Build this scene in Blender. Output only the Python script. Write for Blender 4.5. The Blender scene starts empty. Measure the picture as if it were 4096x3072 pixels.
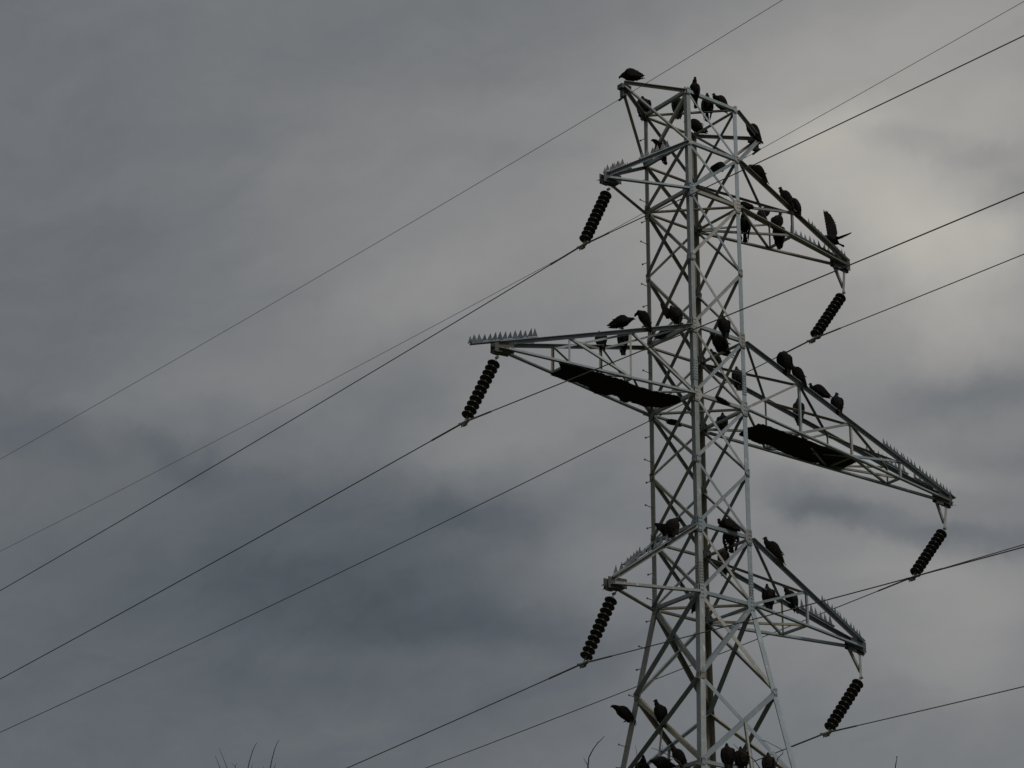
import bpy, bmesh, math, random
from mathutils import Vector as V, Matrix, noise
random.seed(7)
sc = bpy.context.scene
# ------------------------------------------------------------------ camera
CAM = V((-32.2604, -36.4874, 1.6)); YAW = 0.6463179; PIT = 0.4065311; ROLL = 0.0040577; FPX = 10364.127
sy, cy, sp, cp = math.sin(YAW), math.cos(YAW), math.sin(PIT), math.cos(PIT)
FWD = V((sy*cp, cy*cp, sp)); R0v = V((cy, -sy, 0)); U0v = R0v.cross(FWD)
RIGHT = math.cos(ROLL)*R0v + math.sin(ROLL)*U0v; UP = -math.sin(ROLL)*R0v + math.cos(ROLL)*U0v
cd = bpy.data.cameras.new("camera"); cam = bpy.data.objects.new("camera", cd); sc.collection.objects.link(cam)
m = Matrix((RIGHT, UP, -FWD)).transposed().to_4x4(); m.translation = CAM; cam.matrix_world = m
cd.sensor_width = 36; cd.lens = FPX/4096*36; cd.clip_start = 0.5; cd.clip_end = 5000
sc.camera = cam
sc.view_settings.view_transform = 'Standard'; sc.view_settings.look = 'None'
sc.view_settings.exposure = 0.0; sc.view_settings.gamma = 1

def proj(P):
    v = V(P)-CAM; w = v.dot(FWD)
    return 2048+FPX*v.dot(RIGHT)/w, 1536-FPX*v.dot(UP)/w
def ray(px, py):
    return (FWD + RIGHT*((px-2048)/FPX) - UP*((py-1536)/FPX))
def unproj_depth(px, py, depth):
    return CAM + ray(px, py)*depth
def unproj_z(px, py, z):
    d = ray(px, py); return CAM + d*((z-CAM.z)/d.z)
def unproj_y(px, py, y):
    d = ray(px, py); return CAM + d*((y-CAM.y)/d.y)
def near_on_line(A, B, px, py):
    "point of the line A-B closest to the sight line through a pixel"
    d1 = (B-A).normalized(); d2 = ray(px, py).normalized(); w0 = A-CAM
    b = d1.dot(d2); den = 1-b*b
    t = (b*d2.dot(w0)-d1.dot(w0))/den
    return A + d1*t
def t_at_x(A, B, px):
    lo, hi = -1.0, 2.0
    fx = lambda t: proj(A.lerp(B, t))[0]-px
    s = 1 if fx(hi) > fx(lo) else -1
    for _ in range(40):
        mid = (lo+hi)/2
        if fx(mid)*s > 0: hi = mid
        else: lo = mid
    return (lo+hi)/2

# ------------------------------------------------------------------ node helper
class NT:
    def __init__(s, tree): s.t = tree; s.n = tree.nodes; s.l = tree.links
    def new(s, typ, **kw):
        n = s.n.new(typ)
        for k, v in kw.items(): setattr(n, k, v)
        return n
    def inp(s, sock, v):
        if v is None: return
        if hasattr(v, 'links') or isinstance(v, bpy.types.NodeSocket): s.l.new(v, sock)
        else: sock.default_value = v
    def math(s, op, a, b=None, c=None, clamp=False):
        n = s.new('ShaderNodeMath', operation=op, use_clamp=clamp)
        for i, x in enumerate((a, b, c)):
            if x is not None: s.inp(n.inputs[i], x)
        return n.outputs[0]
    def vmath(s, op, a, b=None, out=0):
        n = s.new('ShaderNodeVectorMath', operation=op)
        s.inp(n.inputs[0], a)
        if b is not None: s.inp(n.inputs[1], b)
        return n.outputs[out]
    def noise(s, vec, scale, detail=3, rough=.5, dist=0):
        n = s.new('ShaderNodeTexNoise'); s.inp(n.inputs['Vector'], vec)
        n.inputs['Scale'].default_value = scale; n.inputs['Detail'].default_value = detail
        n.inputs['Roughness'].default_value = rough; n.inputs['Distortion'].default_value = dist
        return n
    def mix(s, f, a, b):
        n = s.new('ShaderNodeMix', data_type='RGBA'); s.inp(n.inputs[0], f)
        s.inp(n.inputs[6], a); s.inp(n.inputs[7], b); return n.outputs[2]
    def ramp(s, f, stops):
        n = s.new('ShaderNodeValToRGB'); s.inp(n.inputs[0], f); e = n.color_ramp.elements
        e[0].position, e[0].color = stops[0]; e[1].position, e[1].color = stops[-1]
        for p, c in stops[1:-1]:
            x = e.new(p); x.color = c
        return n.outputs[0]
def srgb(r, g, b):
    f = lambda c: ((c/255+.055)/1.055)**2.4 if c/255 > .04045 else c/255/12.92
    return (f(r), f(g), f(b), 1)

# ------------------------------------------------------------------ sky (overcast cloud deck) and sun
SUN_EL, SUN_AZ = math.radians(50), math.radians(168)      # azimuth clockwise from +Y
world = bpy.data.worlds.new("World"); sc.world = world; world.use_nodes = True
w = NT(world.node_tree); w.n.clear()
out = w.new('ShaderNodeOutputWorld'); bg = w.new('ShaderNodeBackground'); w.l.new(bg.outputs[0], out.inputs[0])
tc = w.new('ShaderNodeTexCoord').outputs['Generated']
def wdot(vec): return w.vmath('DOT_PRODUCT', tc, tuple(vec), out=1)
E1 = V((cy, -sy, 0)); E3 = V((sy*cp, cy*cp, sp)); E2 = E1.cross(E3)       # a fixed frame of the cloud field
cu, cv, cw = wdot(E1), wdot(E2), wdot(E3)
n1 = w.noise(tc, 5.0, 4, .5); n2 = w.noise(tc, 13.0, 5, .55)
sep1 = w.new('ShaderNodeSeparateColor'); w.l.new(n1.outputs['Color'], sep1.inputs[0])
sep2 = w.new('ShaderNodeSeparateColor'); w.l.new(n2.outputs['Color'], sep2.inputs[0])
n5 = w.noise(tc, 48.0, 5, .6)
sep5 = w.new('ShaderNodeSeparateColor'); w.l.new(n5.outputs['Color'], sep5.inputs[0])
def warp(c, i, a1, a2):
    x = w.math('MULTIPLY_ADD', w.math('SUBTRACT', sep1.outputs[i], .5), a1, c)
    x = w.math('MULTIPLY_ADD', w.math('SUBTRACT', sep5.outputs[i], .5), a2*.45, x)
    return w.math('MULTIPLY_ADD', w.math('SUBTRACT', sep2.outputs[i], .5), a2, x)
uu, vv = warp(cu, 0, .035, .040), warp(cv, 1, .025, .030)
tot = None
K = FPX*.54          # overview pixels (2212 wide) to tangent units
# cloud masses: centre x, y, radius x, y, tilt (deg), value
BLOBS = [
 # broad light and dark masses
 (1900, 420, 520, 420, 10, .120, 1), (1350, 480, 520, 420, 15, .052, 1), (2150, 60, 560, 300, 10, .090, 1), (850, 520, 420, 300, 20, .030, 1),
 (420, 1420, 900, 430, -5, -.062, 1.2), (1850, 1300, 440, 420, 0, .050, 1),
 (0, 0, 420, 300, 20, -.014, 1), (150, 650, 380, 240, 0, -.022, 1),
 # bright breaks
 (1925, 430, 230, 130, -12, .040, 1.2), (1840, 290, 90, 50, 20, .055, 1.2), (2020, 540, 200, 120, -25, .105, 1.2), (2160, 260, 140, 60, 15, .03, 1.2), (2150, 500, 130, 60, -20, .04, 1.2), (1720, 330, 120, 110, 0, .04, 1),
 (2120, 700, 150, 70, 0, .055, 1.2), (1900, 985, 230, 40, -6, .05, 1.4), (2060, 1250, 210, 80, -6, .055, 1.2), (2090, 1400, 160, 90, 0, .05, 1.2), (1660, 900, 160, 190, 0, .035, 1),
 (1120, 850, 180, 90, 10, .030, 1.2), (880, 630, 230, 70, 22, .035, 1.2), (1000, 960, 240, 60, 4, .03, 1.2), (950, 1420, 380, 40, 0, .016, 1.3), (500, 840, 330, 60, 12, .022, 1.2), (1280, 1210, 150, 90, 0, .035, 1.2),
 # dark patches
 (1960, 318, 170, 30, -8, -.075, 1.4), (2090, 345, 80, 22, 12, -.05, 1.4), (2165, 405, 75, 40, 10, -.085, 1.4), (1720, 238, 190, 28, 16, -.030, 1.2), (2050, 170, 260, 50, 12, -.02, 1.2),
 (1770, 1085, 120, 66, -14, -.115, 1.6), (1910, 1120, 170, 42, -6, -.095, 1.6), (2110, 1150, 150, 34, 0, -.08, 1.5), (1990, 850, 230, 58, 6, -.070, 1.4), (2150, 960, 120, 40, 0, -.045, 1.3), (2130, 820, 110, 30, 0, -.03, 1.3),
 (760, 1085, 460, 85, -6, -.046, 1.3), (420, 985, 120, 42, -14, -.035, 1.4), (90, 945, 160, 55, -14, -.040, 1.4), (1070, 1125, 150, 50, -8, -.030, 1.4),
 (800, 1320, 540, 130, -9, -.029, 1.1), (1180, 1370, 280, 60, -3, -.038, 1.3), (470, 1190, 420, 90, -10, -.018, 1.2), (200, 1500, 300, 100, 0, .010, 1), (1080, 330, 210, 34, 6, -.022, 1.3), (330, 330, 260, 50, 8, -.016, 1.3), (260, 520, 260, 60, -10, -.010, 1.2), (1740, 1560, 300, 110, 0, -.035, 1.1)]
for bx, by, rx, ry, ang, val, pw in BLOBS:
    if val < 0 and rx < 500 and by > 100: val *= (.72 if bx < 1300 else .50)
    c0 = (bx-1106)/K; c1 = -(by-829.5)/K; a = math.radians(ang)
    dx = w.math('SUBTRACT', uu, c0); dy = w.math('SUBTRACT', vv, c1)
    p = w.math('ADD', w.math('MULTIPLY', dx, math.cos(a)*K/rx), w.math('MULTIPLY', dy, math.sin(a)*K/rx))
    q = w.math('ADD', w.math('MULTIPLY', dx, -math.sin(a)*K/ry), w.math('MULTIPLY', dy, math.cos(a)*K/ry))
    r2 = w.math('ADD', w.math('MULTIPLY', p, p), w.math('MULTIPLY', q, q))
    g = w.math('MULTIPLY', w.math('EXPONENT', w.math('MULTIPLY', w.math('POWER', r2, pw), -1.0)), val)
    tot = g if tot is None else w.math('ADD', tot, g)
front = w.math('MULTIPLY', w.math('SUBTRACT', cw, .75), 6, clamp=True)
tot = w.math('MULTIPLY', tot, front)
def streak(scale, asp, ang, seed, detail=6, rough=.58):
    "cloud wisps stretched along one direction of the sky"
    a = math.radians(ang); cb = w.new('ShaderNodeCombineXYZ')
    w.l.new(w.math('ADD', w.math('MULTIPLY', uu, math.cos(a)), w.math('MULTIPLY', vv, math.sin(a))), cb.inputs[0])
    w.l.new(w.math('MULTIPLY', w.math('SUBTRACT', w.math('MULTIPLY', vv, math.cos(a)), w.math('MULTIPLY', uu, math.sin(a))), asp), cb.inputs[1])
    cb.inputs[2].default_value = seed
    return w.math('SUBTRACT', w.noise(cb.outputs[0], scale, detail, rough, .4).outputs['Fac'], .5)
tot = w.math('MULTIPLY_ADD', streak(9, 2.6, 14, 1.3), .060, tot)
tot = w.math('MULTIPLY_ADD', streak(26, 2.2, 24, 5.1), .034, tot)
tot = w.math('MULTIPLY_ADD', streak(80, 1.5, -6, 8.7), .012, tot)
lum = w.math('ADD', tot, .180)
lum = w.math('MAXIMUM', lum, .07)
col = w.ramp(w.math('MULTIPLY', lum, 2.0), [(0.0, (.81, .965, 1.15, 1)), (.22, (.865, .99, 1.125, 1)), (.34, (.94, .995, 1.05, 1)), (.50, (.997, .995, 1.0, 1)), (.80, (1.035, 1.0, .93, 1)), (1, (1.06, 1.0, .90, 1))])
# the cloud deck is brighter overhead and behind the photographer's back
cz = wdot(V((0, 0, 1)))
up = w.math('MULTIPLY', w.math('SUBTRACT', cz, .62), 2.7, clamp=True)
gain = w.math('MULTIPLY_ADD', up, 2.2, 1.0)
cloud = w.vmath('SCALE', col); cn = cloud.node; w.l.new(w.math('MULTIPLY', lum, gain), cn.inputs['Scale'])
sky = w.new('ShaderNodeTexSky', sky_type='NISHITA'); sky.sun_disc = False; sky.sun_elevation = SUN_EL; sky.sun_rotation = SUN_AZ
skc = w.vmath('SCALE', sky.outputs[0]); skc.node.inputs['Scale'].default_value = .06
fin = w.mix(.97, skc, cloud)
w.l.new(fin, bg.inputs[0]); bg.inputs[1].default_value = 1.0
world.cycles.sampling_method = 'MANUAL'; world.cycles.sample_map_resolution = 512
sl = bpy.data.lights.new("sun", 'SUN'); sl.energy = 1.5; sl.angle = math.radians(14); sl.color = (1, .96, .9)
so = bpy.data.objects.new("sun", sl); sc.collection.objects.link(so)
sd = V((math.sin(SUN_AZ)*math.cos(SUN_EL), math.cos(SUN_AZ)*math.cos(SUN_EL), math.sin(SUN_EL)))
so.rotation_euler = sd.to_track_quat('Z', 'Y').to_euler()

# ------------------------------------------------------------------ materials
def newmat(name):
    mt = bpy.data.materials.new(name); mt.use_nodes = True; t = NT(mt.node_tree)
    return mt, t, t.n['Principled BSDF']
def steel(name, c1, c2, rust, metal=.35, rough=.55, drop=False):
    mt, t, b = newmat(name)
    tc = t.new('ShaderNodeTexCoord').outputs['Object']
    oi = t.new('ShaderNodeObjectInfo').outputs['Random']
    a = t.noise(tc, 2.2, 5, .6); f = t.noise(tc, 28, 4, .65); g = t.noise(tc, 7, 5, .7, .5)
    c = t.mix(t.math('MULTIPLY_ADD', a.outputs['Fac'], 1.6, -.3, clamp=True), c1, c2)
    vr = t.math('MULTIPLY_ADD', t.math('FRACT', t.math('MULTIPLY', oi, 7.31)), .42, .72)
    tint = t.mix(t.math('MULTIPLY_ADD', oi, 2.0, -.8, clamp=True), (.92, 1.01, 1.09, 1), (1.08, 1.0, .87, 1))
    c = t.vmath('SCALE', c); 
    sc_n = c.node; t.l.new(t.mix(t.math('MULTIPLY_ADD', a.outputs['Fac'], 1.6, -.3, clamp=True), c1, c2), sc_n.inputs[0]); t.l.new(vr, sc_n.inputs['Scale'])
    st = t.math('MULTIPLY', t.math('SUBTRACT', g.outputs['Fac'], .56), 7, clamp=True)
    st = t.math('MULTIPLY', st, t.math('MULTIPLY_ADD', oi, .5, .15))
    c = t.mix(st, c, rust)
    fn = t.math('MULTIPLY_ADD', f.outputs['Fac'], .5, .74)
    c = t.vmath('MULTIPLY', c, tint)
    if drop:      # bird droppings running down the steel
        dn = t.new('ShaderNodeMapping'); t.l.new(tc, dn.inputs[0]); dn.inputs['Scale'].default_value = (1, 1, .28)
        dr = t.noise(dn.outputs[0], 15, 4, .65)
        c = t.mix(t.math('MULTIPLY', t.math('SUBTRACT', dr.outputs['Fac'], .60), 6, clamp=True), c, (.56, .56, .53, 1))
    c2_ = t.vmath('SCALE', c); t.l.new(fn, c2_.node.inputs['Scale'])
    t.l.new(c2_, b.inputs['Base Color']); b.inputs['Metallic'].default_value = metal
    t.l.new(t.math('MULTIPLY_ADD', f.outputs['Fac'], .3, rough-.15), b.inputs['Roughness'])
    return mt
GALV = steel('galvanised_steel', (.33, .35, .355, 1), (.22, .23, .225, 1), (.17, .13, .085, 1), drop=True)
GALVB = steel('galvanised_steel_weathered', (.30, .285, .245, 1), (.21, .195, .16, 1), (.16, .11, .06, 1), .25, .6, True)
DKST = steel('dull_steel', (.08, .082, .08, 1), (.05, .05, .046, 1), (.07, .05, .03, 1), .3, .6)
SHEET = steel('spike_sheet', (.10, .122, .135, 1), (.065, .08, .09, 1), (.07, .07, .06, 1), .2, .5)
CAPM = steel('cap_metal', (.22, .21, .15, 1), (.13, .12, .085, 1), (.12, .09, .05, 1), .4, .5)
def wire_mat(name, c):
    mt, t, b = newmat(name); tc = t.new('ShaderNodeTexCoord').outputs['Object']
    f = t.noise(tc, 3, 3); s = t.vmath('SCALE', c); t.l.new(t.math('MULTIPLY_ADD', f.outputs['Fac'], .7, .65), s.node.inputs['Scale'])
    t.l.new(s, b.inputs['Base Color']); b.inputs['Metallic'].default_value = .3; b.inputs['Roughness'].default_value = .65
    return mt
ALU = wire_mat('weathered_conductor', (.095, .085, .065)); EWM = wire_mat('earth_wire_steel', (.13, .13, .125)); ROD = wire_mat('armour_rod_metal', (.13, .115, .085))
def porcelain():
    mt, t, b = newmat('brown_porcelain'); tc = t.new('ShaderNodeTexCoord').outputs['Object']
    f = t.noise(tc, 9, 4); t.l.new(t.mix(f.outputs['Fac'], (.008, .006, .005, 1), (.018, .013, .010, 1)), b.inputs['Base Color'])
    b.inputs['Roughness'].default_value = .28; b.inputs['Specular IOR Level'].default_value = .4
    return mt
PORC = porcelain()
def plumage():
    mt, t, b = newmat('vulture_plumage'); tc = t.new('ShaderNodeTexCoord').outputs['Object']
    oi = t.new('ShaderNodeObjectInfo').outputs['Random']
    f = t.noise(tc, 26, 5, .7, .8); g = t.noise(tc, 5, 3, .5)
    w_ = t.new('ShaderNodeTexWave', wave_type='BANDS'); t.l.new(tc, w_.inputs['Vector']); w_.inputs['Scale'].default_value = 9; w_.inputs['Distortion'].default_value = 7; w_.inputs['Detail'].default_value = 3
    k = t.math('MULTIPLY', t.math('MULTIPLY_ADD', f.outputs['Fac'], 1.8, -.4, clamp=True), t.math('MULTIPLY_ADD', g.outputs['Fac'], 1.4, -.1, clamp=True))
    k = t.math('MULTIPLY', k, t.math('MULTIPLY_ADD', w_.outputs['Fac'], .6, .6))
    k = t.math('MULTIPLY', k, t.math('MULTIPLY_ADD', oi, 1.0, .25))
    c = t.mix(k, (.0022, .002, .0022, 1), (.034, .025, .020, 1))
    at = t.new('ShaderNodeAttribute', attribute_type='OBJECT', attribute_name='head_pos')
    d = t.vmath('DISTANCE', tc, at.outputs['Vector'], out=1)
    hm = t.math('MULTIPLY', t.math('SUBTRACT', .047, d), 60, clamp=True)
    ah = t.new('ShaderNodeAttribute', attribute_type='OBJECT', attribute_name='head_tone')
    hc = t.mix(ah.outputs['Fac'], (.008, .007, .007, 1), (.05, .018, .016, 1))
    c = t.mix(hm, c, hc)
    t.l.new(c, b.inputs['Base Color']); b.inputs['Roughness'].default_value = .75; b.inputs['Specular IOR Level'].default_value = .08
    bp = t.new('ShaderNodeBump'); bp.inputs['Strength'].default_value = .8; bp.inputs['Distance'].default_value = .02
    t.l.new(f.outputs['Fac'], bp.inputs['Height']); t.l.new(bp.outputs[0], b.inputs['Normal'])
    return mt
PLUM = plumage()
def simple(name, c1, c2, scale, rough=.9, spec=.2):
    mt, t, b = newmat(name); tc = t.new('ShaderNodeTexCoord').outputs['Object']
    f = t.noise(tc, scale, 5, .65); t.l.new(t.mix(t.math('MULTIPLY_ADD', f.outputs['Fac'], 1.6, -.3, clamp=True), c1, c2), b.inputs['Base Color'])
    b.inputs['Roughness'].default_value = rough; b.inputs['Specular IOR Level'].default_value = spec; return mt
NET = simple('black_netting', (.004, .0035, .0035, 1), (.026, .021, .017, 1), 22, .95, .1)
BARK = simple('grey_bark', (.030, .024, .024, 1), (.075, .060, .055, 1), 12)
GRASS = simple('dry_grass', (.03, .04, .015, 1), (.075, .07, .035, 1), .4)

# ------------------------------------------------------------------ object helpers
COL = sc.collection
def mesh_obj(name, verts, faces, mat, parent=None, smooth=False):
    me = bpy.data.meshes.new(name); me.from_pydata([tuple(v) for v in verts], [], faces); me.materials.append(mat)
    if smooth: me.polygons.foreach_set('use_smooth', [True]*len(me.polygons))
    me.update(); o = bpy.data.objects.new(name, me); COL.objects.link(o)
    if parent: o.parent = parent
    return o
def tag(o, label, cat, group=None):
    o['label'] = label; o['category'] = cat
    if group: o['group'] = group
    return o
class MB:
    def __init__(s): s.v = []; s.f = []
    def add(s, vs, fs):
        b = len(s.v); s.v += [V(x) for x in vs]; s.f += [tuple(b+i for i in f) for f in fs]
    def angle(s, a, b, e1, e2, size, t, size2=None):
        "L section: heel on a-b, flanges along e1 and e2"
        size2 = size2 or size
        ax = (b-a).normalized(); e1 = (e1-ax*e1.dot(ax)).normalized(); e2 = (e2-ax*e2.dot(ax)-e1*e2.dot(e1)).normalized()
        pr = [(0, 0), (size, 0), (size, t), (t, t), (t, size2), (0, size2)]
        vs = [p + e1*x + e2*y for p in (a, b) for x, y in pr]
        fs = [(i, (i+1) % 6, 6+(i+1) % 6, 6+i) for i in range(6)] + [(3, 2, 1, 0), (5, 4, 3, 0), (6, 7, 8, 9), (6, 9, 10, 11)]
        s.add(vs, fs)
    def box(s, c, x, y, z):
        "box with centre c and half-axis vectors"
        vs = [c+x*i+y*j+z*k for i in (-1, 1) for j in (-1, 1) for k in (-1, 1)]
        s.add(vs, [(0, 1, 3, 2), (4, 6, 7, 5), (0, 4, 5, 1), (2, 3, 7, 6), (0, 2, 6, 4), (1, 5, 7, 3)])
    def tube(s, pts, rad, n=8, cap=True):
        pts = [V(p) for p in pts]; N = len(pts)
        rad = rad if isinstance(rad, (list, tuple)) else [rad]*N
        ref = None; vs = []
        for i, p in enumerate(pts):
            t = (pts[min(i+1, N-1)]-pts[max(i-1, 0)]).normalized()
            if ref is None: ref = t.orthogonal().normalized()
            ref = (ref-t*ref.dot(t)).normalized(); bi = t.cross(ref)
            vs += [p+(ref*math.cos(2*math.pi*k/n)+bi*math.sin(2*math.pi*k/n))*rad[i] for k in range(n)]
        fs = [(i*n+k, i*n+(k+1) % n, (i+1)*n+(k+1) % n, (i+1)*n+k) for i in range(N-1) for k in range(n)]
        if cap: fs += [tuple(range(n-1, -1, -1)), tuple((N-1)*n+k for k in range(n))]
        s.add(vs, fs)
    def plate(s, pts, nrm, t):
        "flat polygon with thickness t along nrm"
        n = len(pts); vs = [V(p) for p in pts]+[V(p)+nrm*t for p in pts]
        s.add(vs, [tuple(range(n-1, -1, -1)), tuple(range(n, 2*n))]+[(i, (i+1) % n, n+(i+1) % n, n+i) for i in range(n)])
    def lathe(s, o, ax, prof, n=20):
        e = ax.orthogonal().normalized(); b = ax.cross(e); m_ = len(prof)
        vs = [o+ax*h+(e*math.cos(2*math.pi*k/n)+b*math.sin(2*math.pi*k/n))*r for r, h in prof for k in range(n)]
        fs = [(i*n+k, i*n+(k+1) % n, (i+1)*n+(k+1) % n, (i+1)*n+k) for i in range(m_-1) for k in range(n)]
        fs += [tuple(range(n-1, -1, -1)), tuple((m_-1)*n+k for k in range(n))]
        s.add(vs, fs)
    def build(s, name, mat, parent=None, smooth=False):
        o = mesh_obj(name, s.v, s.f, mat, parent, smooth)
        bm = bmesh.new(); bm.from_mesh(o.data); bmesh.ops.recalc_face_normals(bm, faces=bm.faces); bm.to_mesh(o.data); bm.free()
        return o

# ------------------------------------------------------------------ ground (below the frame, reaches the horizon)
g = MB(); NG = 60
def gco(i): x = (i/NG*2-1); return math.copysign(abs(x)**2.2, x)*2500
gv = [(gco(i), gco(j), (noise.noise(V((gco(i)*.02, gco(j)*.02, 0)))*.35 if max(abs(gco(i)), abs(gco(j))) < 400 else 0)-.05) for i in range(NG+1) for j in range(NG+1)]
gf = [(i*(NG+1)+j, (i+1)*(NG+1)+j, (i+1)*(NG+1)+j+1, i*(NG+1)+j+1) for i in range(NG) for j in range(NG)]
go = mesh_obj('ground', gv, gf, GRASS); go['kind'] = 'structure'

# ------------------------------------------------------------------ the pylon
Z = [28.8247, 27.6166, 26.5052, 24.9591, 23.415, 21.9058, 20.5181, 19.1397, 17.7423, 15.9504, 14.1758, 11.9, 9.2, 5.6, 0.25]
def HW(z):
    if z >= Z[8]: return .70+(.7022-.70)*(Z[0]-z)/(Z[0]-Z[8])
    return .7022+(Z[8]-z)*(1.243-.7022)/(Z[8]-Z[10])
SG = {'F': (-1, -1), 'R': (1, -1), 'K': (1, 1), 'L': (-1, 1)}
def N(c, i): h = HW(Z[i]); s = SG[c]; return V((s[0]*h, s[1]*h, Z[i]))
X_, Y_, Z_ = V((1, 0, 0)), V((0, 1, 0)), V((0, 0, 1))
pyl = bpy.data.objects.new('transmission_pylon', None); COL.objects.link(pyl)
tag(pyl, 'tall grey galvanised steel lattice pylon with six cross arms, crowded with perching vultures', 'pylon')
# legs
legs = {}
for c, s in SG.items():
    mb = MB()
    for i in range(len(Z)-1):
        size = .10 if i < 5 else (.11 if i < 8 else (.125 if i < 10 else .14))
        a, b = N(c, i), N(c, i+1)
        if i == 0: a = a+V((0, 0, .05))
        mb.angle(a, b, V((-s[0], 0, 0)), V((0, -s[1], 0)), size, .011)
    legs[c] = mb.build('leg', GALVB if c in 'LK' else GALV, pyl)
    b0 = N(c, 14); fb = MB(); fb.lathe(V((b0.x, b0.y, -.3)), Z_, [(.45, 0), (.45, .35), (.22, .62), (.2, .62)], 16)
    fb.build('footing', simple('concrete_'+c, (.25, .24, .22, 1), (.35, .34, .31, 1), 6), legs[c])
FACES = {'LF': ('L', 'F', -X_), 'FR': ('F', 'R', -Y_), 'RK': ('R', 'K', X_), 'KL': ('K', 'L', Y_)}
def brace(a, b, n, size, heel_low, off, name, mat, parent=pyl, t=.008, inw=True, trim=.05):
    ax = (b-a).normalized(); e1 = ax.cross(n).normalized()
    if (e1.z < 0) == heel_low: e1 = -e1
    sh = n*off - e1*size*.5
    mb = MB(); mb.angle(a+ax*trim+sh, b-ax*trim+sh, e1, (-n if inw else n), size, t)
    return mb.build(name, mat, parent)
panels = [(1, 2), (2, 3), (3, 4), (4, 5), (5, 6), (6, 7), (7, 8), (8, 9), (9, 10), (10, 11), (11, 12), (12, 13), (13, 14)]
for i, j in panels:
    sz = .058 if j <= 8 else .085
    for f, (p, q, n) in FACES.items():
        # upper p -> lower q and upper q -> lower p
        darkq = f in ('LF', 'RK')
        only = None
        if (i, j) == (1, 2): only = {'LF': 'qp', 'FR': 'both', 'RK': 'both', 'KL': 'both'}[f]
        if only != 'qp' : brace(N(p, i), N(q, j), n, sz if (p, q) != ('R', 'K') else sz*1.4, (p, q) == ('R', 'K'), -.014, 'diagonal_brace', GALVB if f == 'LF' else GALV)
        brace(N(q, i), N(p, j), n, sz*(1.4 if f == 'LF' else 1), f == 'LF', .006, 'diagonal_brace', GALVB if f in ('RK', 'KL') else GALV, inw=(f != 'LF'))
# top panel
for a, b, n, hl, sz in ((N('F', 0), N('R', 1), -Y_, False, .05), (N('R', 0), N('K', 1), X_, True, .065), (N('F', 0), N('L', 1), -X_, True, .065), (N('L', 0), N('K', 1), Y_, False, .05), (N('K', 0), N('R', 1), X_, False, .055)):
    brace(a, b, n, sz, hl, -.012, 'diagonal_brace', GALV)
# horizontal rings
for i in (0, 1, 2, 4, 5, 7, 8, 10, 13):
    for f, (p, q, n) in FACES.items():
        brace(N(p, i), N(q, i), n, .07 if i not in (3,) else .06, True, .016, 'horizontal_brace', GALV if f != 'KL' else GALVB)
    if i in (0, 2, 5, 8, 10):
        a, b = N('L', i), N('R', i); mb = MB(); ax = (b-a).normalized()
        mb.angle(a+ax*.08-Z_*.03, b-ax*.08-Z_*.03, Z_, ax.cross(Z_), .06, .008); mb.build('plan_brace', GALVB, pyl)
# redundant members of the splayed lower panels
for i, j in ((9, 10), (10, 11), (11, 12)):
    for f, (p, q, n) in FACES.items():
        c = (N(p, i)+N(q, i)+N(p, j)+N(q, j))/4
        wi, wj = HW(Z[i]), HW(Z[j]); tz = wi/(wi+wj); c = (N(p, i)+N(q, i))/2*(1-tz)+(N(p, j)+N(q, j))/2*tz
        b = (N(p, j)+N(q, j))/2
        brace(c, b, n, .045, False, .03, 'redundant_brace', GALV, trim=.01)
# gusset plates with bolts, and leg splices
def boltheads(mb, c, n, pts, r=.014):
    for p in pts: mb.lathe(c+p, n, [(r, 0), (r, .012), (.001, .012)], 6)
for i in (0, 1, 2, 3, 4, 5, 6, 7, 8, 9, 10):
    for c, s in SG.items():
        big = i in (2, 4, 5, 7, 8)
        wd, ht = (.18, .16) if big else (.11, .08)
        mb = MB(); P = N(c, i)
        for nn, tt in ((V((s[0], 0, 0)), V((0, -s[1], 0))), (V((0, s[1], 0)), V((-s[0], 0, 0)))):
            o_ = P+nn*.014
            mb.plate([o_-Z_*ht, o_+Z_*ht, o_+tt*wd*.55+Z_*ht, o_+tt*wd+Z_*ht*.3, o_+tt*wd-Z_*ht*.35, o_+tt*wd*.55-Z_*ht], nn, .008)
            boltheads(mb, o_+nn*.008, nn, [tt*x+Z_*z for x in (.03, .075) for z in ((-.12, -.04, .04, .12) if big else (-.05, .05))])
        mb.build('gusset_plate', GALVB if c == 'L' else GALV, pyl)
for z in (21.9058+.55, 17.7423+.42):
    for c, s in SG.items():
        h = HW(z); P = V((s[0]*h, s[1]*h, z)); mb = MB()
        for nn, tt in ((V((s[0], 0, 0)), V((0, -s[1], 0))), (V((0, s[1], 0)), V((-s[0], 0, 0)))):
            o_ = P+nn*.003
            mb.plate([o_-Z_*.24, o_+Z_*.24, o_+tt*.1+Z_*.24, o_+tt*.1-Z_*.24], nn, .008)
            boltheads(mb, o_+nn*.008, nn, [tt*x+Z_*(zz*.06) for x in (.03, .075) for zz in range(-3, 4)])
        mb.build('splice_plate', GALV, pyl)
# step bolts up the left-hand leg
k = 0; z = 28.3
while z > 3.0:
    h = HW(z); P = V((-h, h, z)); side = k % 2
    d = V((-1, 0, 0)) if side else V((0, 1, 0)); tt = V((0, -1, 0)) if side else V((1, 0, 0))
    mb = MB(); o_ = P+tt*.045
    d2 = (d+Z_*.10).normalized()
    mb.tube([o_, o_+d2*.17], .009, 6); mb.tube([o_+d2*.17, o_+d2*.187], .021, 8)
    mb.build('step_bolt', GALVB, legs['L']); k += 1; z -= (.38 if side else .60)

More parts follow.
